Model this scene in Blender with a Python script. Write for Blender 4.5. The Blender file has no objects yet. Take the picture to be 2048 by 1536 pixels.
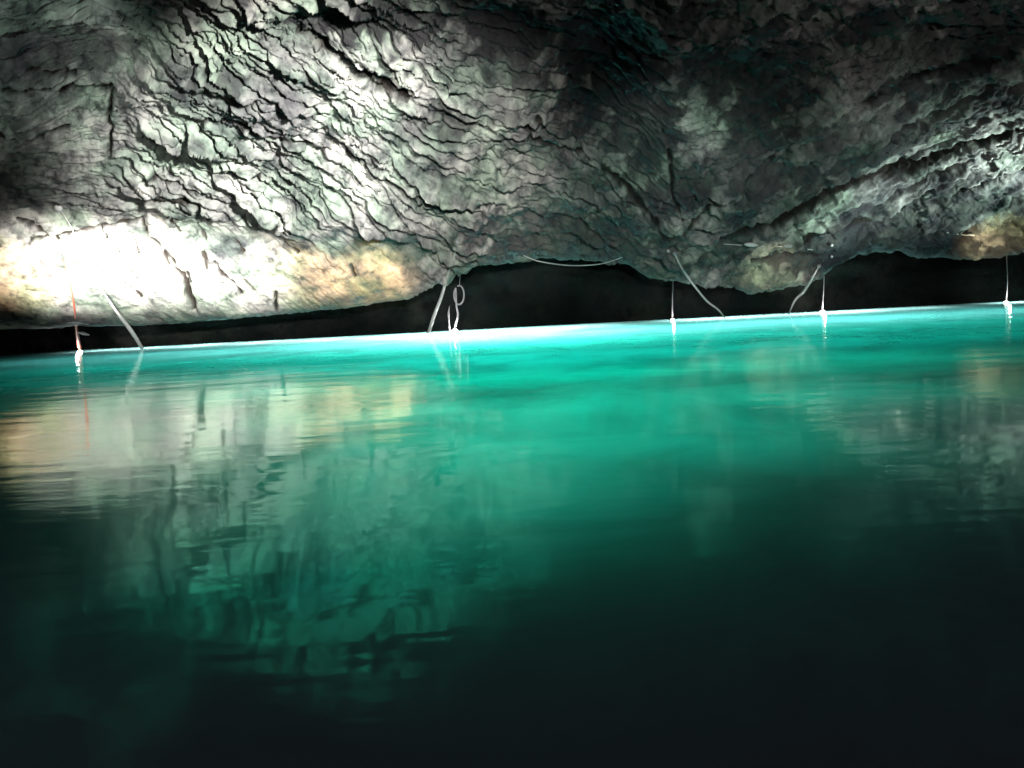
import bpy, math
import numpy as np
from mathutils import Matrix, Vector

scene = bpy.context.scene
COL = scene.collection

# ------------------------------------------------------------ camera
EYE = 1.1
PITCH = math.atan(178 / 1500.0)
ROLL = math.radians(3.0)
FOC = 1500.0          # in pixels of the 2048 wide photograph
f0 = np.array([0, math.cos(PITCH), -math.sin(PITCH)])
u0 = np.array([0, math.sin(PITCH), math.cos(PITCH)])
r0 = np.array([1.0, 0, 0])
RGT = r0 * math.cos(ROLL) - u0 * math.sin(ROLL)
UPV = u0 * math.cos(ROLL) + r0 * math.sin(ROLL)
cam_data = bpy.data.cameras.new("camera")
cam_data.sensor_width = 36
cam_data.lens = 36 * FOC / 2048
cam_data.clip_start = 0.05
cam_data.clip_end = 200
cam = bpy.data.objects.new("camera", cam_data)
COL.objects.link(cam)
cam.matrix_world = Matrix(((RGT[0], UPV[0], -f0[0], 0), (RGT[1], UPV[1], -f0[1], 0),
                           (RGT[2], UPV[2], -f0[2], EYE), (0, 0, 0, 1)))
scene.camera = cam


def project(P):
    d = P - np.array([0, 0, EYE])
    z = d @ f0
    z = np.where(z > 0.3, z, np.nan)
    return 1024 + FOC * (d @ RGT) / z, 768 - FOC * (d @ UPV) / z


def at(px, py, Y):
    """point of the scene seen at a pixel, at distance Y in front"""
    d = f0 + RGT * (px - 1024) / FOC + UPV * (768 - py) / FOC
    return np.array([0, 0, EYE]) + d * (Y / d[1])


# ------------------------------------------------------------ world (a cave: almost no light)
world = bpy.data.worlds.new("World")
scene.world = world
world.use_nodes = True
bg = world.node_tree.nodes["Background"]
bg.inputs[0].default_value = (0.5, 0.6, 0.8, 1)
bg.inputs[1].default_value = 0.0
scene.view_settings.view_transform = 'Standard'
scene.view_settings.look = 'None'
scene.view_settings.exposure = 0.0
scene.view_settings.gamma = 1.0
scene.cycles.use_denoising = True
scene.cycles.max_bounces = 5
scene.cycles.diffuse_bounces = 0
scene.cycles.glossy_bounces = 3
scene.cycles.caustics_reflective = False
scene.cycles.caustics_refractive = False
scene.cycles.sample_clamp_indirect = 4


# ------------------------------------------------------------ lights, most of them added fills
def point(name, p, W, col, r=0.1):
    l = bpy.data.lights.new(name, 'POINT')
    l.energy = W
    l.color = col
    l.shadow_soft_size = r
    o = bpy.data.objects.new(name, l)
    o.location = p
    COL.objects.link(o)
    return o


def spot(name, p, target, W, col, size, blend=0.5, r=0.1):
    l = bpy.data.lights.new(name, 'SPOT')
    l.energy = W
    l.color = col
    l.shadow_soft_size = r
    l.spot_size = math.radians(size)
    l.spot_blend = blend
    o = bpy.data.objects.new(name, l)
    o.location = p
    d = Vector(target) - Vector(p)
    o.rotation_euler = d.to_track_quat('-Z', 'Y').to_euler()
    COL.objects.link(o)
    return o


WARM = (1.0, 0.80, 0.55)
NEUT = (1.0, 0.97, 0.92)
COOL = (0.82, 1.0, 0.93)
TEAL = (0.004, 0.80, 0.62)
PALE = (0.85, 1.0, 1.0)
MIDC = (.30, 1.0, .95)
GREENER = (.003, .80, .53)
LAMP_Y = 24.7

# unseen fill spots added to shape the light on the rock
for px, py, W in ((30, 480, 3600), (130, 462, 6600), (230, 456, 7800), (340, 462, 6400), (470, 490, 5200), (600, 514, 3000), (730, 533, 3800)):
    q = at(px, 640, 18.0)
    spot("slab_fill_spot", (q[0], 18.0, .3), at(px + 10, py, 22.6), W * .75, (1.0, .92, .84) if 100 < px < 560 else (1, .64, .33), 56 if 100 < px < 500 else 40, 1.0, 0.15)  # added spots without fixtures that brighten the slab
spot("wall_fill_spot", (5.0, 2.5, 4.6), at(660, 300, 18), 21000, NEUT, 26, 1.0, 0.08)
spot("wall_fill_spot", (4.0, 2.5, 4.2), at(500, 370, 20), 34000, NEUT, 25, 1.0, 0.08)
spot("wall_fill_spot", (0.5, 2.0, 3.5), at(880, 370, 20), 15000, NEUT, 28, 1.0, 0.08)
spot("wall_fill_spot", (-8.5, 10.0, 0.6), at(300, 330, 19), 700, NEUT, 62, 1.0, 0.08)
spot("wall_fill_spot", (3.5, 6.0, 3.0), at(1330, 410, 20), 3600, COOL, 30, 1.0, 0.08)
spot("wall_fill_spot", (8.0, 8.0, 0.6), at(1680, 400, 21), 1700, COOL, 36, 1.0, 0.10)
spot("wall_fill_spot", (15.5, 17.5, 0.5), at(1960, 335, 20.5), 3400, COOL, 62, 1.0, 0.10)
spot("wall_fill_spot", (11.0, 18.0, 0.5), at(1690, 410, 21.5), 1100, COOL, 52, 1.0, 0.10)
spot("corner_fill_spot", at(2000, 630, 20) * [1, 1, 0] + [0, 0, .2], at(1990, 470, 22.5), 480, (1, .82, .50), 46, 0.8, 0.1)
spot("lip_fill_spot", at(1530, 660, 19) * [1, 1, 0] + [0, 0, .3], at(1550, 530, 22.8), 650, (1, .95, .7), 36, 0.9, 0.1)
spot("wall_fill_spot", (3.0, 6.0, 3.5), at(280, 400, 21), 9000, NEUT, 20, 1.0, 0.08)
for px, py, sx, W, cone in ((262, 655, -6.5, 2200, 7), (885, 600, 0.5, 2200, 9), (1400, 590, 3.0, 2400, 9), (1608, 575, 6.5, 2400, 8), (1800, 590, 9.0, 600, 14)):
    spot("cable_fill_spot", (sx, 12.0, 0.6), at(px, py, 24), W, (1, 1, 1), cone, 0.6, 0.05)  # added fill so the cables stand out against the dark recess
spot("wall_fill_spot", (-8.0, 3.0, 3.0), at(60, 40, 16), 2500, COOL, 26, 1.0, 0.08)
point("fill_point", (9.0, 5.0, 4.5), 560, (1.0, .90, .93), 0.2)  # unseen point fills added for the dim rock and foreground water
point("fill_point", (-3.0, -2.0, 1.8), 200, (1.0, .95, .97), 0.2)


def on_water(px, py):
    d = f0 + RGT * (px - 1024) / FOC + UPV * (768 - py) / FOC
    return np.array([0, 0, EYE]) + d * (-EYE / d[2])


# unseen spots added below the surface to spread the glow in the milky water
for px, Y, dep, W in ((200, 24.6, .7, 110), (290, 24.5, .8, 220), (400, 24.4, .9, 300), (520, 24.2, 1.0, 360), (640, 23.9, 1.1, 400),
                      (780, 23.5, 1.4, 620), (900, 23.1, 1.8, 1700), (1020, 23.1, 1.7, 1200), (1140, 23.6, 1.4, 400),
                      (1390, 24.3, .9, 300), (1470, 24.3, 1.0, 330), (1560, 24.4, .9, 170), (1660, 24.2, 1.1, 480), (1740, 24.3, 1.0, 260),
                      (1840, 24.2, 1.0, 120), (2040, 24.5, 0.8, 240), (2120, 24.5, 0.8, 240)):
    q = at(px, 640, Y)
    spot("water_glow_spot", (q[0], Y, -dep), (q[0], Y, 1), W * 1.7, PALE, 160, 0.8, 0.2)
for py, row, col in ((672, ((100, .15), (300, .40), (520, .65), (720, .9), (920, 2.2), (1040, 1.8), (1150, 1.2), (1300, .55), (1480, .9), (1680, .9), (1860, .5), (2060, .5)), MIDC),
                (692, ((60, .10), (260, .30), (480, .45), (700, .65), (950, 1.0), (1180, .85), (1400, .6), (1650, .55), (1900, .40), (2100, .4)), TEAL),
                (718, ((60, .08), (280, .22), (500, .38), (720, .55), (940, .8), (1150, .8), (1400, .5), (1640, .5), (1850, .3), (2060, .3)), TEAL),
                (755, ((200, .10), (480, .25), (740, .42), (1000, .62), (1240, .50), (1460, .38), (1700, .35), (1950, .22)), TEAL),
                (815, ((350, .06), (650, .18), (900, .34), (1120, .38), (1350, .28), (1600, .22), (1850, .10)), TEAL),
                (890, ((700, .08), (930, .20), (1120, .20), (1340, .14), (1560, .09)), TEAL),
                (990, ((850, .07), (1040, .10)), TEAL)):
    for px, g in row:  # deep spots added to stand in for light scattered by cloudy water
        q = on_water(px, py + 0.052 * (1024 - px))
        dep = 0.6 + 0.09 * q[1]
        spot("deep_glow_spot", (q[0], q[1], -dep), (q[0], q[1], 1), (210 if py < 680 else 130 if py < 700 else 88) * g * dep * dep, col if py < 750 else GREENER, 158, 0.9, 0.3)


# ------------------------------------------------------------ numpy noise
rng = np.random.RandomState(7)
PERM = rng.permutation(512).astype(np.int32)
GR = np.stack([np.cos(np.arange(512) * 2.399963), np.sin(np.arange(512) * 2.399963)], -1)


def _h(ix, iy):
    return PERM[(PERM[ix & 511] + iy) & 511]


def perlin(x, y, seed=0):
    x = x + seed * 17.13
    y = y + seed * 9.71
    ix = np.floor(x).astype(np.int64)
    iy = np.floor(y).astype(np.int64)
    fx = x - ix
    fy = y - iy
    sx = fx * fx * fx * (fx * (fx * 6 - 15) + 10)
    sy = fy * fy * fy * (fy * (fy * 6 - 15) + 10)

    def g(a, b):
        G = GR[_h(ix + a, iy + b)]
        return G[..., 0] * (fx - a) + G[..., 1] * (fy - b)
    n0 = g(0, 0) * (1 - sx) + g(1, 0) * sx
    n1 = g(0, 1) * (1 - sx) + g(1, 1) * sx
    return (n0 * (1 - sy) + n1 * sy) * 1.5


def fbm(x, y, seed=0, o=4, gain=0.5):
    r = 0
    a = 1.0
    for i in range(o):
        r = r + a * perlin(x * 2 ** i, y * 2 ** i, seed + i * 3)
        a *= gain
    return r


def cell(x, y, seed=0):
    """F1, F2 distance and id of jittered cells"""
    ix = np.floor(x).astype(np.int64)
    iy = np.floor(y).astype(np.int64)
    F1 = np.full(x.shape, 9.0)
    F2 = np.full(x.shape, 9.0)
    ID = np.zeros(x.shape)
    for a in (-1, 0, 1):
        for b in (-1, 0, 1):
            h = _h(ix + a + seed, iy + b + seed * 3)
            jx = ((h * 73) % 512) / 512.0
            jy = ((h * 151) % 512) / 512.0
            d = np.hypot(ix + a + jx - x, iy + b + jy - y)
            m = d < F1
            F2 = np.where(m, F1, np.minimum(F2, d))
            ID = np.where(m, h / 512.0, ID)
            F1 = np.where(m, d, F1)
    return F1, F2, ID


def sstep(a, b, x):
    t = np.clip((x - a) / (b - a), 0, 1)
    return t * t * (3 - 2 * t)


# ------------------------------------------------------------ rock ceiling
Y_LIP = 23.6
NX = 1560
xs = np.linspace(-23, 23, NX)
s = np.concatenate([np.linspace(-2.2, -0.05, 40), np.arange(0, 14, 0.024), 14 + np.cumsum(np.linspace(0.03, 0.5, 110))])
# lip outline (photo columns) -> height of the lip at world x
lip_px = np.array([-700, 0, 260, 560, 700, 820, 860, 900, 960, 1100, 1240, 1300, 1400, 1540, 1620, 1680, 1750, 1850, 1960, 2048, 2700])
lip_py = np.array([690, 652, 648, 625, 612, 596, 570, 550, 526, 514, 520, 554, 572, 580, 560, 514, 500, 512, 516, 500, 476])
lx = [];  lz = []
for a, b in zip(lip_px, lip_py):
    q = at(a, b, Y_LIP)
    lx.append(q[0]); lz.append(q[2])
zlip = np.interp(xs, lx, lz)
k = np.exp(-np.linspace(-2, 2, 17) ** 2); k /= k.sum()
zlip = np.convolve(np.pad(zlip, 8, mode='edge'), k, 'valid')
# profile (angle of the surface along s)
ang = np.interp(s, [-2.2, -0.9, -.3, 0, 0.5, 1.2, 3, 6, 10, 14, 18, 30, 60],
                np.radians([-70, -60, -35, -8, 22, 38, 42, 41, 36, 28, 16, 2, -2]))
ds = np.diff(s, prepend=s[0])
i0 = np.argmin(abs(s))
cy = np.cumsum(np.cos(ang) * ds); cz = np.cumsum(np.sin(ang) * ds)
cy -= cy[i0]; cz -= cz[i0]
X, S = np.meshgrid(xs, s)
CY = np.broadcast_to(cy[:, None], X.shape); CZ = np.broadcast_to(cz[:, None], X.shape)
A = np.broadcast_to(ang[:, None], X.shape)
fade = sstep(0, 9, S)
Zb = CZ + zlip[None, :] * (1 - 0.55 * fade) + 0.75 * fade
Yb = Y_LIP - CY + 0.3 * perlin(X * 0.13, S * 0.2, 3)
# sideways vault: the roof comes down at both flanks
Zb = Zb - 0.012 * np.clip(np.abs(X) - 15, 0, 9) ** 2 * sstep(-1, 6, S)
P = np.stack([X, Yb, Zb], -1)
PX, PY = project(P)
PX = np.where(np.isnan(PX), 1024 + 90 * X, PX)
PY = np.where(np.isnan(PY), -900, PY)
PX = np.clip(PX, -2500, 4500)
PY = np.clip(PY, -2500, 900)

# bedding direction field
gx = np.array([-2500, 0, 150, 230, 300, 450, 600, 800, 950, 1100, 1200, 1330, 1365, 1500, 1800, 2048, 4500])
gs = np.array([-.05, -.10, -.12, 0.1, .60, .70, .85, .75, .35, .20, .70, .80, -.35, -.60, -.55, -.45, -.4])
tx = np.arange(-2500, 4501, 5.0)
gtab = np.cumsum(np.interp(tx, gx, gs)) * 5.0
G = np.interp(PX, tx, gtab)
wx = 20 * fbm(PX / 210, PY / 150, 1, 3)
wy = 17 * fbm(PX / 240, PY / 130, 5, 3)
ph = (PY - G + wy) / 25.0 + 0.9 * perlin(PX / 380, (PY - G) / 170, 9) 
along = PX + 0.6 * (PY) + wx


def shingle(p, al, seed, lng):
    """overlapping plates: sawtooth profile; every plate swells and dies out along its length"""
    p2 = p + 0.42 * perlin(al / lng, p * 0.55, seed) + 0.15 * perlin(al / (lng * .22), p * 1.3, seed + 2) + 0.10 * perlin(al / 17, p * 2.1, seed + 8)
    row = np.floor(p2)
    fr = p2 - row
    sw = np.clip(0.50 + 1.5 * perlin(al / (lng * 1.1), row * 5.37 + 0.5, seed + 4), 0.05, 1.3)
    brk, _, ID = cell(al / (lng * .55), row * 1.0 + 0.5, seed)
    w = 0.10 + 0.06 * perlin(al / 12, row * 2.1, seed + 6)
    t = fr ** 1.2 * (1 - sstep(1 - w, 1.0, fr))
    crev = np.exp(-((1 - fr) / 0.09) ** 2) + np.exp(-(fr / 0.10) ** 2)
    return t * sw * (0.9 + 0.2 * ID) - 0.50 * crev * sw, ID


sh1, id1 = shingle(ph, along, 11, 130.0)
sh2, id2 = shingle(ph * 2.1 + 0.3 + 0.0035 * PX, along + 20, 17, 80.0)
sh3, id3 = shingle(ph * 3.1 + 0.7 + 0.006 * PX, along + 50, 23, 42.0)
var = np.clip(0.85 + 1.3 * fbm(PX / 190, (PY - .5 * G) / 110, 91, 3), 0.25, 1.6)
F1, F2, IDc = cell((PX + wx * 0.5) / 62, (PY - G * 0.8 + wy) / 34, 5)
blocks = (IDc - 0.5) + 0.6 * sstep(0.0, 0.22, F2 - F1)

# where the bedding shows, and where the rock is smoother
amp = np.ones_like(PX)
slab = sstep(395, 460, PY + 20 * perlin(PX / 60, PY / 60, 21) - 0.08 * (PX - 300)) * sstep(900, 800, PX)
amp *= 1 - 0.88 * slab
amp *= 1 - 0.45 * sstep(300, 200, PX) * sstep(430, 380, PY)
amp *= 1 - 0.35 * sstep(1330, 1500, PX)
band = np.exp(-(((PY - G) - 250) / 260) ** 2)
big = 0.75 * fbm(PX / 420, PY / 260, 31, 3) + 0.28 * fbm(PX / 150, (PY - G * .7) / 70, 33, 3)
rid = 1 - np.abs(fbm(PX / 130, (PY - G) / 60, 41, 4))
fine = 0.055 * fbm(PX / 30, (PY - G) / 12, 51, 3) + 0.010 * fbm(PX / 9, PY / 6, 55, 2)
rid2 = 0.5 - np.abs(fbm((PX + .6 * PY) / 70, (PY - .5 * PX) / 46, 45, 5, .55))
mid = sstep(860, 960, PX) * sstep(1500, 1350, PX)
amp *= 1 - 0.45 * mid
right = sstep(1340, 1480, PX)
H = amp * (0.42 * var * sh1 + 0.19 * (1.8 - var).clip(.5, 1.5) * sh2 + 0.09 * sh3 + 0.03 * blocks) + (0.5 + 0.5 * amp) * 0.33 * big + 0.10 * amp * rid + rid2 * (1 - .85 * slab) * (0.05 + 0.17 * mid + 0.13 * right) + fine * (0.35 + 0.65 * amp)


# long cracks and ledges that the photo shows
def seg_dist(pts):
    best = np.full(PX.shape, 1e3)
    side = np.zeros(PX.shape)
    tt = np.zeros(PX.shape)
    n = len(pts) - 1
    for i in range(n):
        ax, ay = pts[i]; bx, by = pts[i + 1]
        vx, vy = bx - ax, by - ay
        L2 = vx * vx + vy * vy
        t = np.clip(((PX - ax) * vx + (PY - ay) * vy) / L2, 0, 1)
        d = np.hypot(PX - ax - t * vx, PY - ay - t * vy)
        m = d < best
        best = np.where(m, d, best)
        side = np.where(m, np.sign(vx * (PY - ay) - vy * (PX - ax)), side)
        tt = np.where(m, (i + t) / n, tt)
    return best, side, tt


# (points, crack half-width px, crack depth m, ledge height m (+ = rock above the line stands proud))
cracks = [
    ([(60, 478), (120, 470), (200, 452), (285, 436), (296, 468), (318, 486), (345, 515), (352, 535)], 8, .16, .10),
    ([(30, 440), (75, 455), (118, 480)], 5, .12, 0),
    ([(350, 535), (372, 560), (380, 590), (392, 612)], 8, .30, 0),
    ([(430, 520), (445, 545)], 4, .22, 0),
    ([(490, 555), (510, 580)], 5, .25, 0),
    ([(553, 578), (552, 618)], 5, .2, 0),
    ([(250, 372), (330, 386), (395, 402), (420, 436)], 8, .22, .08),
    ([(640, 258), (700, 302), (755, 342), (800, 368), (900, 384), (1010, 396)], 6, .28, .12),
    ([(690, 310), (760, 350), (840, 384), (960, 400)], 4, .18, .05),
    ([(328, 505), (338, 532)], 5, .1, 0),
    ([(405, 498), (414, 536)], 5, .12, 0),
    ([(374, 540), (384, 562)], 5, .12, 0),
    ([(434, 524), (444, 546), (470, 560), (486, 582)], 5, .12, 0),
    ([(200, 455), (214, 480)], 2.5, .06, 0),
    ([(234, 500), (244, 512)], 2.5, .06, 0),
    ([(226, 520), (233, 536)], 2.5, .06, 0),
    ([(270, 480), (278, 508)], 2.2, .05, 0),
    ([(395, 440), (415, 478)], 3, .08, 0),
    ([(345, 430), (362, 462)], 3, .08, 0),
    ([(470, 470), (490, 500)], 4, .1, 0),
    ([(570, 480), (600, 500)], 4, .1, 0),
    ([(700, 520), (712, 550)], 3, .08, 0),
    ([(250, 560), (286, 590)], 2.2, .04, 0),
    ([(600, 60), (690, 120), (760, 170), (812, 182)], 14, .45, .10),
    ([(722, 125), (790, 165), (812, 180)], 12, .4, .0),
    ([(390, 150), (450, 172), (520, 178)], 10, .35, .10),
    ([(250, 232), (330, 290), (420, 330), (520, 345)], 6, .22, .08),
    ([(400, 215), (470, 228), (560, 262), (650, 300)], 6, .22, .08),
    ([(300, 340), (380, 372), (470, 400), (560, 420)], 5, .18, .06),
    ([(0, 262), (60, 270), (140, 248)], 8, .25, .08),
    ([(0, 182), (120, 182), (225, 172)], 9, .28, .14),
    ([(225, 165), (222, 240), (220, 300)], 6, .25, .0),
    ([(50, 145), (100, 155), (150, 148)], 6, .2, .06),
    ([(1050, 225), (1062, 262), (1100, 290), (1165, 300)], 7, .25, .08),
    ([(1070, 215), (1090, 255), (1130, 275)], 5, .2, .05),
    ([(1340, 470), (1420, 400), (1520, 318), (1640, 235), (1800, 170), (2048, 110)], 9, .25, .14),
    ([(1440, 480), (1560, 440), (1700, 372), (1860, 320), (2048, 258)], 8, .25, -.16),
    ([(1600, 470), (1750, 420), (1900, 390), (2048, 330)], 7, .2, .12),
    ([(1900, 505), (1950, 450), (2048, 380)], 8, .25, .1),
    ([(1500, 520), (1580, 500), (1640, 500)], 6, .15, .08),
    ([(1330, 470), (1300, 420), (1250, 370), (1200, 330)], 6, .2, .08),
    ([(1365, 430), (1345, 390), (1340, 300)], 5, .2, .0),
]
CRACK_SHADE = np.zeros_like(PX)  # dark tone that paints shade into the cracks
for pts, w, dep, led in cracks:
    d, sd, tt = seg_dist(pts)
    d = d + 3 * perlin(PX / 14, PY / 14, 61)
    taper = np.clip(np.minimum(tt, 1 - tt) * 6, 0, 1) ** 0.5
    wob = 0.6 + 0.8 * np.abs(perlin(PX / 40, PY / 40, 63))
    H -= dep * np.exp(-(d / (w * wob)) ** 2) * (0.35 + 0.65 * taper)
    CRACK_SHADE = np.maximum(CRACK_SHADE, np.exp(-(d / (w * wob * 0.9)) ** 4) * (taper > .02))
    if led:
        H += led * np.where(sd < 0, 1, -0.2) * np.exp(-np.clip(d, 0, None) / 45) * taper

# hollows high in the roof, bulges in between
for hx, hy, rx, ry, dep in ((1200, 150, 90, 130, .9), (980, 60, 90, 50, .6), (700, 40, 130, 40, .7), (1450, 150, 110, 60, .55),
                            (1280, 290, 60, 70, .5), (110, 110, 150, 60, .6), (1150, 450, 120, 50, .35), (1560, 345, 60, 30, .3),
                            (900, 230, 50, 35, .35), (1900, 80, 160, 60, .5),
                            (330, 120, 60, 50, -.25), (560, 200, 140, 80, -.25), (1480, 380, 70, 45, -.35), (1700, 280, 120, 50, -.25),
                            (1330, 60, 50, 60, -.3), (1010, 230, 50, 35, -.2)):
    H -= dep * np.exp(-((PX - hx) / rx) ** 2 - ((PY - hy) / ry) ** 2)
# ragged dark patches: random stains, plus shade painted over hollows and recess edges
SHADE_STAIN = np.zeros_like(PX)
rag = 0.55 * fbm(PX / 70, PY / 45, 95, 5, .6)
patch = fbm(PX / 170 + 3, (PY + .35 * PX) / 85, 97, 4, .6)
SHADE_STAIN = sstep(.02, .22, patch) * (0.85 * sstep(880, 1150, PX + .9 * (200 - PY)) + 0.5 * sstep(260, 140, PX) * sstep(420, 300, PY)) * sstep(480, 420, PY + .3 * (1024 - PX).clip(-400, 0))
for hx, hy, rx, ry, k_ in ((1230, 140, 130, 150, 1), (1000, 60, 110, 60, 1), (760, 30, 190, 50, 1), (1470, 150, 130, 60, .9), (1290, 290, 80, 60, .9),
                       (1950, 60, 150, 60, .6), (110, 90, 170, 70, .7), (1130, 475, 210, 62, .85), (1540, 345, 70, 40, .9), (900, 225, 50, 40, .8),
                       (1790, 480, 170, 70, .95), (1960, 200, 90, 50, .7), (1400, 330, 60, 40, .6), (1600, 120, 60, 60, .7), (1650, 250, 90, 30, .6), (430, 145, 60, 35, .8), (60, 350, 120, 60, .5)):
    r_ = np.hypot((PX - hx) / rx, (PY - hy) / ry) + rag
    SHADE_STAIN = np.maximum(SHADE_STAIN, k_ * sstep(1.1, 0.75, r_))
# the lit slab ends in a square corner on the right
H += 0.10 * sstep(380, 560, PY) * slab
H = np.where(S > 14, H * np.clip(1 - (S - 14) / 30, .3, 1), H)
H *= sstep(-2.2, -0.2, S) * (0.45 + 0.55 * sstep(0.0, 1.3, S))
nrm_y = -np.sin(A); nrm_z = -np.cos(A)
P[..., 1] += H * nrm_y
P[..., 2] += H * nrm_z
P[..., 0] += 0.10 * amp * fbm(PX / 40, PY / 25, 71, 2) * sstep(-1, 0.5, S)


def grid_mesh(name, P, mat, label=None, smooth=True):
    n, m = P.shape[:2]
    idx = np.arange(n * m).reshape(n, m)
    q = np.stack([idx[:-1, :-1], idx[:-1, 1:], idx[1:, 1:], idx[1:, :-1]], -1).reshape(-1, 4)
    me = bpy.data.meshes.new(name)
    me.vertices.add(n * m)
    me.vertices.foreach_set("co", P.reshape(-1).astype(np.float32))
    me.loops.add(q.size)
    me.loops.foreach_set("vertex_index", q.reshape(-1).astype(np.int32))
    me.polygons.add(len(q))
    me.polygons.foreach_set("loop_start", (np.arange(len(q)) * 4).astype(np.int32))
    me.polygons.foreach_set("use_smooth", np.full(len(q), smooth))
    me.update(calc_edges=True)
    me.materials.append(mat)
    o = bpy.data.objects.new(name, me)
    COL.objects.link(o)
    return o


# ------------------------------------------------------------ materials
def new_mat(name):
    m = bpy.data.materials.new(name)
    m.use_nodes = True
    nt = m.node_tree
    b = nt.nodes["Principled BSDF"]
    return m, nt, b


def noise(nt, scale, detail=4, rough=0.5, vec=None, dist=0):
    n = nt.nodes.new("ShaderNodeTexNoise")
    n.inputs["Scale"].default_value = scale
    n.inputs["Detail"].default_value = detail
    n.inputs["Roughness"].default_value = rough
    n.inputs["Distortion"].default_value = dist
    if vec:
        nt.links.new(vec, n.inputs["Vector"])
    return n


def ramp(nt, src, stops):
    r = nt.nodes.new("ShaderNodeValToRGB")
    e = r.color_ramp.elements
    while len(e) < len(stops):
        e.new(0.5)
    for i, (p, c) in enumerate(stops):
        e[i].position = p
        e[i].color = (*c, 1) if len(c) == 3 else c
    nt.links.new(src, r.inputs[0])
    return r


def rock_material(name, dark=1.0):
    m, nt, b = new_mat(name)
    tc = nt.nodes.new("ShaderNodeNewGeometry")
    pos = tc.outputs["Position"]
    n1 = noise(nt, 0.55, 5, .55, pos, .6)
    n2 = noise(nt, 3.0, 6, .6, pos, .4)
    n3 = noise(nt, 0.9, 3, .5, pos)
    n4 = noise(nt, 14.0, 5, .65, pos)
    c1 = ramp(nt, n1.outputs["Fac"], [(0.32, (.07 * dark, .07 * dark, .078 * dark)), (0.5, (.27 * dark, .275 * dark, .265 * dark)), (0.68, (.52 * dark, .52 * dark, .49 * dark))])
    c2 = ramp(nt, n2.outputs["Fac"], [(0.33, (.25, .25, .27)), (0.5, (.95, .95, .95)), (0.66, (1.45, 1.45, 1.4))])
    c3 = ramp(nt, n3.outputs["Fac"], [(0.4, (1, 1, 1)), (0.62, (.80, 1.0, .86))])
    mx = nt.nodes.new("ShaderNodeMix"); mx.data_type = 'RGBA'; mx.blend_type = 'MULTIPLY'; mx.inputs[0].default_value = 1
    nt.links.new(c1.outputs[0], mx.inputs[6]); nt.links.new(c2.outputs[0], mx.inputs[7])
    mx2 = nt.nodes.new("ShaderNodeMix"); mx2.data_type = 'RGBA'; mx2.blend_type = 'MULTIPLY'; mx2.inputs[0].default_value = 1
    nt.links.new(mx.outputs[2], mx2.inputs[6]); nt.links.new(c3.outputs[0], mx2.inputs[7])
    last = mx2.outputs[2]
    for nm, c_ in (("shade_and_stain", (.03, .028, .033, 1)), ("crack_shade", (.02, .016, .014, 1))):  # dark tones over the base colour: shade patches, then crack shade
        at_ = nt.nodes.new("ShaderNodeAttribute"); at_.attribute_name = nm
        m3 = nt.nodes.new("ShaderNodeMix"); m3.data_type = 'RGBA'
        mul = nt.nodes.new("ShaderNodeMath"); mul.operation = 'MULTIPLY'; mul.inputs[1].default_value = .9 if nm == 'shade_and_stain'  else .98
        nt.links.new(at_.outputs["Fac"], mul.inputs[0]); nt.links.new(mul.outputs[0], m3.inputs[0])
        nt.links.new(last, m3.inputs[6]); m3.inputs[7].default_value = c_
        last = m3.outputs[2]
    nt.links.new(last, b.inputs["Base Color"])
    rr = ramp(nt, n2.outputs["Fac"], [(0.3, (.45,) * 3), (0.7, (.85,) * 3)])
    nt.links.new(rr.outputs[0], b.inputs["Roughness"])
    b.inputs["Specular IOR Level"].default_value = 0.08 if dark > .5 else 0.03
    bp = nt.nodes.new("ShaderNodeBump"); bp.inputs["Strength"].default_value = 0.5; bp.inputs["Distance"].default_value = 0.05
    nt.links.new(n2.outputs["Fac"], bp.inputs["Height"])
    bp2 = nt.nodes.new("ShaderNodeBump"); bp2.inputs["Strength"].default_value = 0.7; bp2.inputs["Distance"].default_value = 0.045
    nt.links.new(n4.outputs["Fac"], bp2.inputs["Height"]); nt.links.new(bp.outputs[0], bp2.inputs["Normal"])
    nt.links.new(bp2.outputs[0], b.inputs["Normal"])
    return m


M_ROCK = rock_material("layered_limestone")
M_SHADED = rock_material("shaded_rock", 0.05)  # same rock darkened in colour to paint the recess as unlit

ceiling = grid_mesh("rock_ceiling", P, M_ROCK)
ceiling["kind"] = "structure"
for nm, ar in (("crack_shade", CRACK_SHADE), ("shade_and_stain", SHADE_STAIN)):
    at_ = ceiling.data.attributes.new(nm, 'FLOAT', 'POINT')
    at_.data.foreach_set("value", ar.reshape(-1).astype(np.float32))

# cave wall: a closed ring of rock round the lake, rising behind the roof's edge
th = np.linspace(0, 2 * np.pi, 700)
ca, sa = np.cos(th), np.sin(th)
rad = (np.abs(ca / 23.5) ** 14 + np.abs(sa / 17.9) ** 14) ** (-1 / 14)
hz = np.linspace(-1.0, 9.0, 90)
TH, HZ = np.meshgrid(th, hz)
wob = 0.5 * fbm(TH * 6, HZ * 0.6, 81, 4) * sstep(0.0, 1.5, HZ) + 0.10 * fbm(TH * 9, HZ * 0.6, 85, 3)
wob = wob - wob[:, :1] * np.exp(-TH * 3) - wob[:, -1:] * 0
R_ = rad[None, :] - 0.0 + wob * 0.6
W = np.stack([R_ * ca[None, :], 7.6 + R_ * sa[None, :], HZ], -1)
wall = grid_mesh("cave_wall", W, M_SHADED)
wall["kind"] = "structure"


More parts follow.
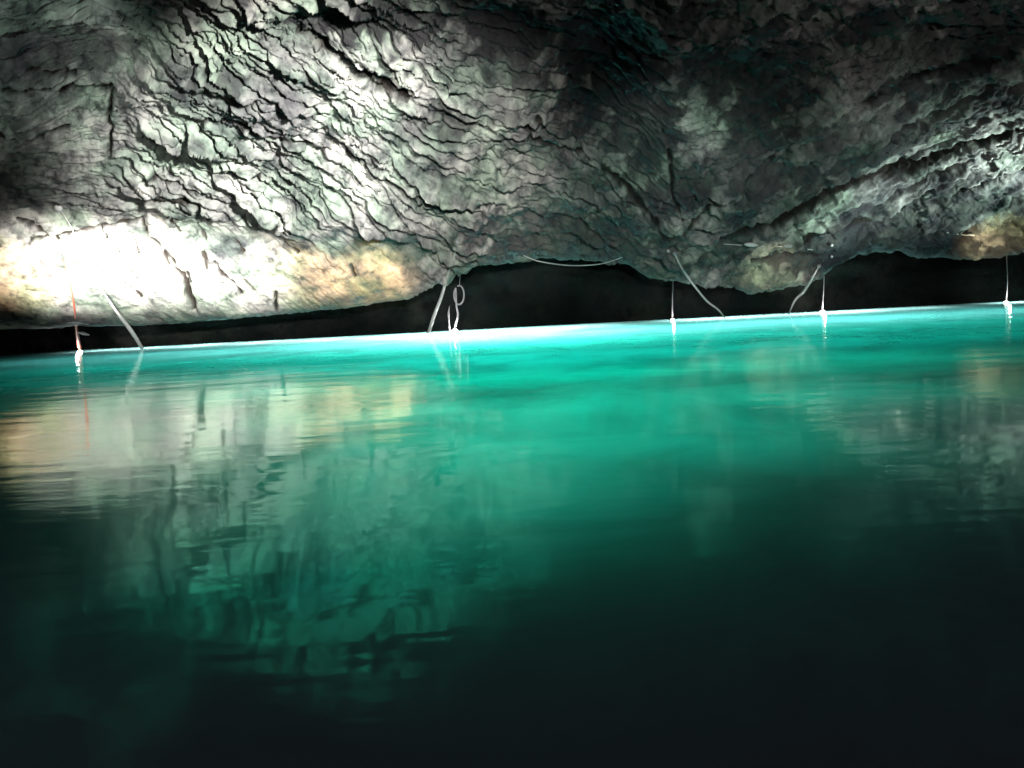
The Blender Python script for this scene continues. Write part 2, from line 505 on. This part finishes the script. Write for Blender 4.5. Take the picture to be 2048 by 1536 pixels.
# ------------------------------------------------------------ water
def water_material():
    m = bpy.data.materials.new("milky_lake_water")
    m.use_nodes = True
    nt = m.node_tree
    nt.nodes.clear()
    out = nt.nodes.new("ShaderNodeOutputMaterial")
    geo = nt.nodes.new("ShaderNodeNewGeometry")
    mp = nt.nodes.new("ShaderNodeMapping"); mp.inputs["Scale"].default_value = (0.5, 1.9, 1)
    nt.links.new(geo.outputs["Position"], mp.inputs[0])
    w1 = noise(nt, 1.5, 3, .5, mp.outputs[0])
    w2 = noise(nt, 0.35, 2, .5, mp.outputs[0])
    ad = nt.nodes.new("ShaderNodeMath"); ad.operation = 'MULTIPLY_ADD'
    ad.inputs[1].default_value = 2.5
    nt.links.new(w2.outputs[0], ad.inputs[0]); nt.links.new(w1.outputs[0], ad.inputs[2])
    bp = nt.nodes.new("ShaderNodeBump"); bp.inputs["Strength"].default_value = 1.0; bp.inputs["Distance"].default_value = 0.005
    nt.links.new(ad.outputs[0], bp.inputs["Height"])
    gl = nt.nodes.new("ShaderNodeBsdfGlossy")
    gl.inputs["Roughness"].default_value = 0.06
    lw = nt.nodes.new("ShaderNodeLayerWeight"); lw.inputs[0].default_value = 0.5
    tint = ramp(nt, lw.outputs["Facing"], [(0.46, (.02, .25, .22)), (0.66, (.04, .92, .70)), (0.84, (.95, 1.0, .96))])
    nt.links.new(tint.outputs[0], gl.inputs["Color"])
    nt.links.new(bp.outputs[0], gl.inputs["Normal"])
    tr = nt.nodes.new("ShaderNodeBsdfTranslucent")
    silt = noise(nt, 0.7, 5, .6, geo.outputs["Position"], .8)
    sc = ramp(nt, silt.outputs[0], [(0.32, (.33, .60, .57)), (0.64, (.57, .96, .92))])
    nt.links.new(sc.outputs[0], tr.inputs["Color"])
    df = nt.nodes.new("ShaderNodeBsdfDiffuse"); df.inputs[0].default_value = (.044, .042, .062, 1)
    a = nt.nodes.new("ShaderNodeAddShader")
    nt.links.new(tr.outputs[0], a.inputs[0]); nt.links.new(df.outputs[0], a.inputs[1])
    fr = nt.nodes.new("ShaderNodeFresnel"); fr.inputs[0].default_value = 1.75
    mx = nt.nodes.new("ShaderNodeMixShader")
    nt.links.new(fr.outputs[0], mx.inputs[0]); nt.links.new(a.outputs[0], mx.inputs[1]); nt.links.new(gl.outputs[0], mx.inputs[2])
    nt.links.new(mx.outputs[0], out.inputs[0])
    return m


wx_ = np.linspace(-24, 24, 60); wy_ = np.linspace(-11, 26, 50)
WX, WY = np.meshgrid(wx_, wy_)
water = grid_mesh("lake_water", np.stack([WX, WY, np.zeros_like(WX)], -1), water_material())
water["kind"] = "structure"


# ------------------------------------------------------------ small things
def simple_mat(name, col, rough=0.5, emit=0, ecol=None):
    m, nt, b = new_mat(name)
    n = noise(nt, 30, 3)
    r = ramp(nt, n.outputs[0], [(0.3, tuple(c * .8 for c in col)), (0.7, col)])
    nt.links.new(r.outputs[0], b.inputs["Base Color"])
    b.inputs["Roughness"].default_value = rough
    if emit:
        b.inputs["Emission Color"].default_value = (*(ecol or col), 1)
        b.inputs["Emission Strength"].default_value = emit
    return m


M_CABLE = simple_mat("white_cable_sheath", (.82, .84, .80), .45)
M_CORD = simple_mat("grey_cord_rubber", (.45, .43, .45), .5)
M_RED = simple_mat("red_cord_rubber", (.62, .13, .07), .5)
M_METAL = simple_mat("lamp_housing_metal", (.35, .36, .38), .35)
M_LENS = simple_mat("lit_lamp_lens", (1, 1, 1), .3, 12, (1, .98, .9))
M_CERAMIC = simple_mat("white_ceramic", (.85, .86, .83), .35)
M_TAG = simple_mat("clear_plastic_tag", (.75, .78, .78), .3)

MESH_PARTS = {}


def mesh_obj(name, verts, faces, mat, parent=None):
    me = bpy.data.meshes.new(name)
    me.from_pydata([tuple(v) for v in verts], [], faces)
    me.update()
    for p in me.polygons:
        p.use_smooth = True
    me.materials.append(mat)
    o = bpy.data.objects.new(name, me)
    COL.objects.link(o)
    if parent:
        o.parent = parent
        o.matrix_parent_inverse = Matrix.Identity(4)
        for v in me.vertices:
            v.co -= parent.location
    return o


def catmull(pts, n=10):
    pts = [np.array(p, float) for p in pts]
    P_ = [2 * pts[0] - pts[1]] + pts + [2 * pts[-1] - pts[-2]]
    out = []
    for i in range(1, len(P_) - 2):
        for j in range(n):
            t = j / n
            a, b, c, d = P_[i - 1:i + 3]
            out.append(0.5 * ((2 * b) + (c - a) * t + (2 * a - 5 * b + 4 * c - d) * t * t + (3 * b - a - 3 * c + d) * t ** 3))
    out.append(pts[-1])
    return out


def tube(pts, rads, seg=8, closed=False):
    """pts list of 3-vectors; rads interpolated along"""
    pts = catmull(pts)
    n = len(pts)
    rr = np.interp(np.linspace(0, 1, n), np.linspace(0, 1, len(rads)), rads)
    V = []; F = []
    for i, p in enumerate(pts):
        t = pts[min(i + 1, n - 1)] - pts[max(i - 1, 0)]
        t = t / np.linalg.norm(t)
        a = np.cross(t, [0, 1, 0.01]); a /= np.linalg.norm(a)
        b = np.cross(t, a)
        for k_ in range(seg):
            w = 2 * math.pi * k_ / seg
            V.append(p + rr[i] * (math.cos(w) * a + math.sin(w) * b))
    for i in range(n - 1):
        for k_ in range(seg):
            F.append((i * seg + k_, i * seg + (k_ + 1) % seg, (i + 1) * seg + (k_ + 1) % seg, (i + 1) * seg + k_))
    F.append(tuple(range(seg))[::-1]); F.append(tuple((n - 1) * seg + k_ for k_ in range(seg)))
    return V, F


def lathe(center, prof, axis=(0, 0, 1), seg=20):
    ax = np.array(axis, float); ax /= np.linalg.norm(ax)
    a = np.cross(ax, [0.3, 1, 0.2]); a /= np.linalg.norm(a)
    b = np.cross(ax, a)
    V = []; F = []
    for r, h in prof:
        for k_ in range(seg):
            w = 2 * math.pi * k_ / seg
            V.append(np.array(center) + ax * h + r * (math.cos(w) * a + math.sin(w) * b))
    for i in range(len(prof) - 1):
        for k_ in range(seg):
            F.append((i * seg + k_, i * seg + (k_ + 1) % seg, (i + 1) * seg + (k_ + 1) % seg, (i + 1) * seg + k_))
    F.append(tuple(range(seg))[::-1]); F.append(tuple((len(prof) - 1) * seg + k_ for k_ in range(seg)))
    return V, F


def thing(name, loc, label, cat, group=None):
    o = bpy.data.objects.new(name, None)
    o.empty_display_size = 0.2
    o.location = tuple(float(v) for v in loc)
    COL.objects.link(o)
    o["label"] = label
    o["category"] = cat
    if group:
        o["group"] = group
    return o


_ppx, _ppy = project(P)
_ok = (S > -0.3) & (S < 14)


def on_rock(px, py, off=0.05):
    d = np.where(_ok, (_ppx - px) ** 2 + (_ppy - py) ** 2, 1e9)
    i = np.unravel_index(np.nanargmin(d), d.shape)
    q = P[i].copy()
    c = np.array([0, 0, EYE]) - q
    return q + c / np.linalg.norm(c) * off


def water_at(px, Y):
    """point on the waterline column px at distance Y (z = 0)"""
    lo, hi = 560, 760
    for _ in range(40):
        mid = (lo + hi) / 2
        if at(px, mid, Y)[2] > 0: lo = mid
        else: hi = mid
    return at(px, lo, Y) * [1, 1, 0]


# --- lamps standing at the waterline
def lamp(px, label, sc=1.0, W=8, Y=LAMP_Y):
    c = water_at(px, Y)
    t = thing("floating_lamp", c, label, "lamp", "floating lamps along the far waterline")
    V, F = lathe(c, [(.05 * sc, -.14 * sc), (.13 * sc, -.12 * sc), (.16 * sc, -.02), (.165 * sc, .02 * sc), (.13 * sc, .035 * sc)])
    mesh_obj("housing", V, F, M_METAL, t)
    V, F = lathe(c, [(.125 * sc, .037 * sc), (.11 * sc, .07 * sc), (.07 * sc, .095 * sc), (.015 * sc, .105 * sc)])
    mesh_obj("lens", V, F, M_LENS, t)
    V, F = lathe(c, [(.03 * sc, .106 * sc), (.03 * sc, .15 * sc), (.015 * sc, .17 * sc)])
    mesh_obj("cord_socket", V, F, M_METAL, t)
    point("lamp_glow", (c[0], c[1] - .2, .14), W * 1.6, (1, .97, .92), .04)
    return c


L1 = lamp(160, "glowing lamp under the red cord at the left end of the waterline", .6, 14, 24.0)
L2 = lamp(910, "brightest lamp in the water below the cord with a loop", .8, 20)
L3 = lamp(1345, "small lit lamp under a straight thin cord right of the dark recess", .5, 6)
L4 = lamp(1645, "starry white lamp just right of the right hand curved cable", .65, 12)
L5 = lamp(2012, "lit lamp at the far right end of the waterline", .5, 7)


def cord(name, pts, rads, mat, label, cat, group=None):
    V, F = tube(pts, rads)
    base = np.array(pts[-1])
    t = thing(name, base, label, cat, group)
    return t, V, F


YC = LAMP_Y
# red cord down to the left lamp
p = [on_rock(128, 520, .02), on_rock(141, 572, .12), on_rock(148, 615, .25), at(151, 645, 22.8), at(155, 672, 23.5), L1 + [0, 0, .14]]
t, V, F = cord("hanging_cord", p, [.010, .014, .02, .03, .05, .05], M_RED,
               "thin red cord with a pale tag hanging down to the leftmost lamp", "cord", "cords holding the lamps")
mesh_obj("cord_line", V, F, M_RED, t)
q0 = at(154, 665, 23.3); q1 = at(178, 670, 23.3)
V, F = tube([q0, (q0 + q1) / 2 + [0, 0, .015], q1], [.012, .05, .02], 6)
mesh_obj("tag", V, F, M_TAG, t)

# looped cord
ring = [at(918 + 10 * math.cos(a_), 590 + 19 * math.sin(a_), YC) for a_ in np.linspace(-1.9, 4.0, 12)]
t = thing("hanging_cord", L2, "grey cord with an open loop above the brightest lamp", "cord", "cords holding the lamps")
V, F = tube([on_rock(922, 540, .03), at(920, 556, YC - .8), at(919, 570, YC)], [.008, .01, .012]); mesh_obj("upper_line", V, F, M_CORD, t)
V, F = tube(ring, [.022, .028, .022]); mesh_obj("loop", V, F, M_CORD, t)
V, F = tube([ring[-1], at(913, 612, YC), at(916, 630, YC), L2 + [0.02, 0, .16]], [.022, .028, .034, .04]); mesh_obj("lower_line", V, F, M_CORD, t)
V, F = tube([at(899, 612, YC), at(897, 628, YC), at(898, 642, YC), water_at(899, YC)], [.008, .035, .018, .02])
t = thing("rope_end", water_at(899, YC), "short frayed rope end sticking up left of the brightest lamp", "rope")
mesh_obj("strand", V, F, M_CORD, t)

for (top, ys, Lp, lab) in (((1345, 545), 573, L3, "straight thin grey cord rising from the small lamp right of the dark recess"),
                           ((1647, 520), 560, L4, "thin cord rising from the starry lamp right of the curved cables"),
                           ((2014, 515), 560, L5, "short cord rising from the lamp at the right edge")):
    t = thing("hanging_cord", Lp, lab, "cord", "cords holding the lamps")
    V, F = tube([on_rock(top[0], top[1], .02), at(top[0] + 1, ys, YC - .5), at(Lp[0] * 0 + top[0], ys + 25, YC), Lp + [0, 0, .1]],
                [.006, .010, .016, .028])
    mesh_obj("cord_line", V, F, M_CORD, t)


def cable(pts, rads, label, tipw=None):
    t = thing("white_cable", pts[-1], label, "cable", "white cables running from the rock into the water")
    V, F = tube(pts, rads)
    mesh_obj("sheath", V, F, M_CABLE, t)
    V, F = lathe(pts[0], [(.05, -.04), (.06, 0), (.045, .03)], (0, -1, -.3), 12)
    mesh_obj("clamp", V, F, M_METAL, t)


cable([on_rock(122, 420, .06), on_rock(143, 455, .08), on_rock(170, 520, .12), on_rock(200, 575, .2), on_rock(228, 615, .3), at(246, 640, 22.6), at(266, 667, 23.1), water_at(287, 23.8) - [0, 0, .05]],
      [.012, .012, .014, .02, .05, .065, .05], "long straight white cable running down across the brightly lit slab")
cable([on_rock(914, 486, .05), on_rock(908, 515, .08), on_rock(898, 540, .15), at(884, 590, 23.8), at(868, 632, 24.3), water_at(856, 24.5) - [0, 0, .05]],
      [.02, .035, .04, .05, .055, .055], "thick white cable slanting down left of the cord with a loop")
cable([on_rock(1350, 508, .05), on_rock(1360, 528, .12), on_rock(1377, 556, .25), at(1412, 600, 24.0), at(1436, 619, 24.4), water_at(1452, 24.5) - [0, 0, .05]],
      [.02, .03, .035, .035, .03, .02], "white cable curving down to the right, left one of the facing pair")
cable([on_rock(1637, 532, .05), on_rock(1627, 552, .25), at(1608, 582, 23.8), at(1590, 601, 24.3), water_at(1576, 24.5) - [0, 0, .05]],
      [.012, .03, .045, .035, .015], "white cable curving down to the left, right one of the facing pair")

# sagging line below the dark recess edge
t = thing("sagging_wire", on_rock(1050, 513), "thin pale wire sagging along the top edge of the dark recess", "wire")
V, F = tube([on_rock(1046, 511, .04), at(1080, 523, 22.6), at(1140, 531, 22.6), at(1200, 528, 22.6), on_rock(1245, 515, .04)], [.014, .016, .014])
mesh_obj("wire_line", V, F, M_CABLE, t)

# overhead wire with white connectors
t = thing("overhead_wire", on_rock(1500, 490), "thin wire with two white connectors strung along the rock right of centre", "wire")
V, F = tube([on_rock(1445, 487, .10), on_rock(1500, 490, .22), on_rock(1575, 494, .22), on_rock(1625, 500, .08)], [.010, .012, .010])
mesh_obj("wire_line", V, F, M_CABLE, t)
for px, py, ln in ((1502, 490, .20), (1577, 493, .13)):
    V, F = lathe(on_rock(px, py, .26), [(.012, -ln), (.05, -ln * .6), (.06, 0), (.05, ln * .6), (.012, ln)], (1, 0, -.12), 12)
    mesh_obj("connector", V, F, M_CERAMIC, t)

t = thing("overhead_wire", on_rock(1940, 470), "short wire with one white connector on the rock near the right edge", "wire")
V, F = tube([on_rock(1893, 466, .05), on_rock(1930, 470, .15), on_rock(1962, 473, .05)], [.008, .012, .008])
mesh_obj("wire_line", V, F, M_CABLE, t)
V, F = lathe(on_rock(1945, 471, .18), [(.01, -.14), (.03, -.06), (.035, 0), (.03, .06), (.01, .14)], (1, 0, -.1), 12)
mesh_obj("connector", V, F, M_CERAMIC, t)

# rock anchors / insulators
for px, py, r, lab in ((118, 416, .10, "round white insulator bolted to the rock above the brightly lit slab"),
                       (924, 449, .055, "small square-headed white insulator on the rock above the thick slanting cable"),
                       (919, 486, .05, "small white insulator hanging beside the top of the thick slanting cable"),
                       (1338, 473, .05, "white insulator where the rock folds meet above the left curved cable"),
                       (1336, 501, .045, "tiny insulator close beside the top of the left curved cable"),
                       (1662, 489, .045, "small white insulator in a dark notch above the starry lamp"),
                       (1661, 512, .04, "tiny pale insulator below the dark notch above the starry lamp")):
    c = on_rock(px, py, .04)
    t = thing("insulator", c, lab, "insulator", "white insulators fixed to the rock")
    ax = (0.1, -0.9, -0.45)
    V, F = lathe(c, [(r * .4, -.12), (r * .45, 0)], ax, 10); mesh_obj("bolt", V, F, M_METAL, t)
    V, F = lathe(c, [(r * .7, 0.002), (r, .02), (r * .8, .04), (r, .06), (r * .9, .09), (r * .3, .11)], ax, 14); mesh_obj("ceramic_body", V, F, M_CERAMIC, t)
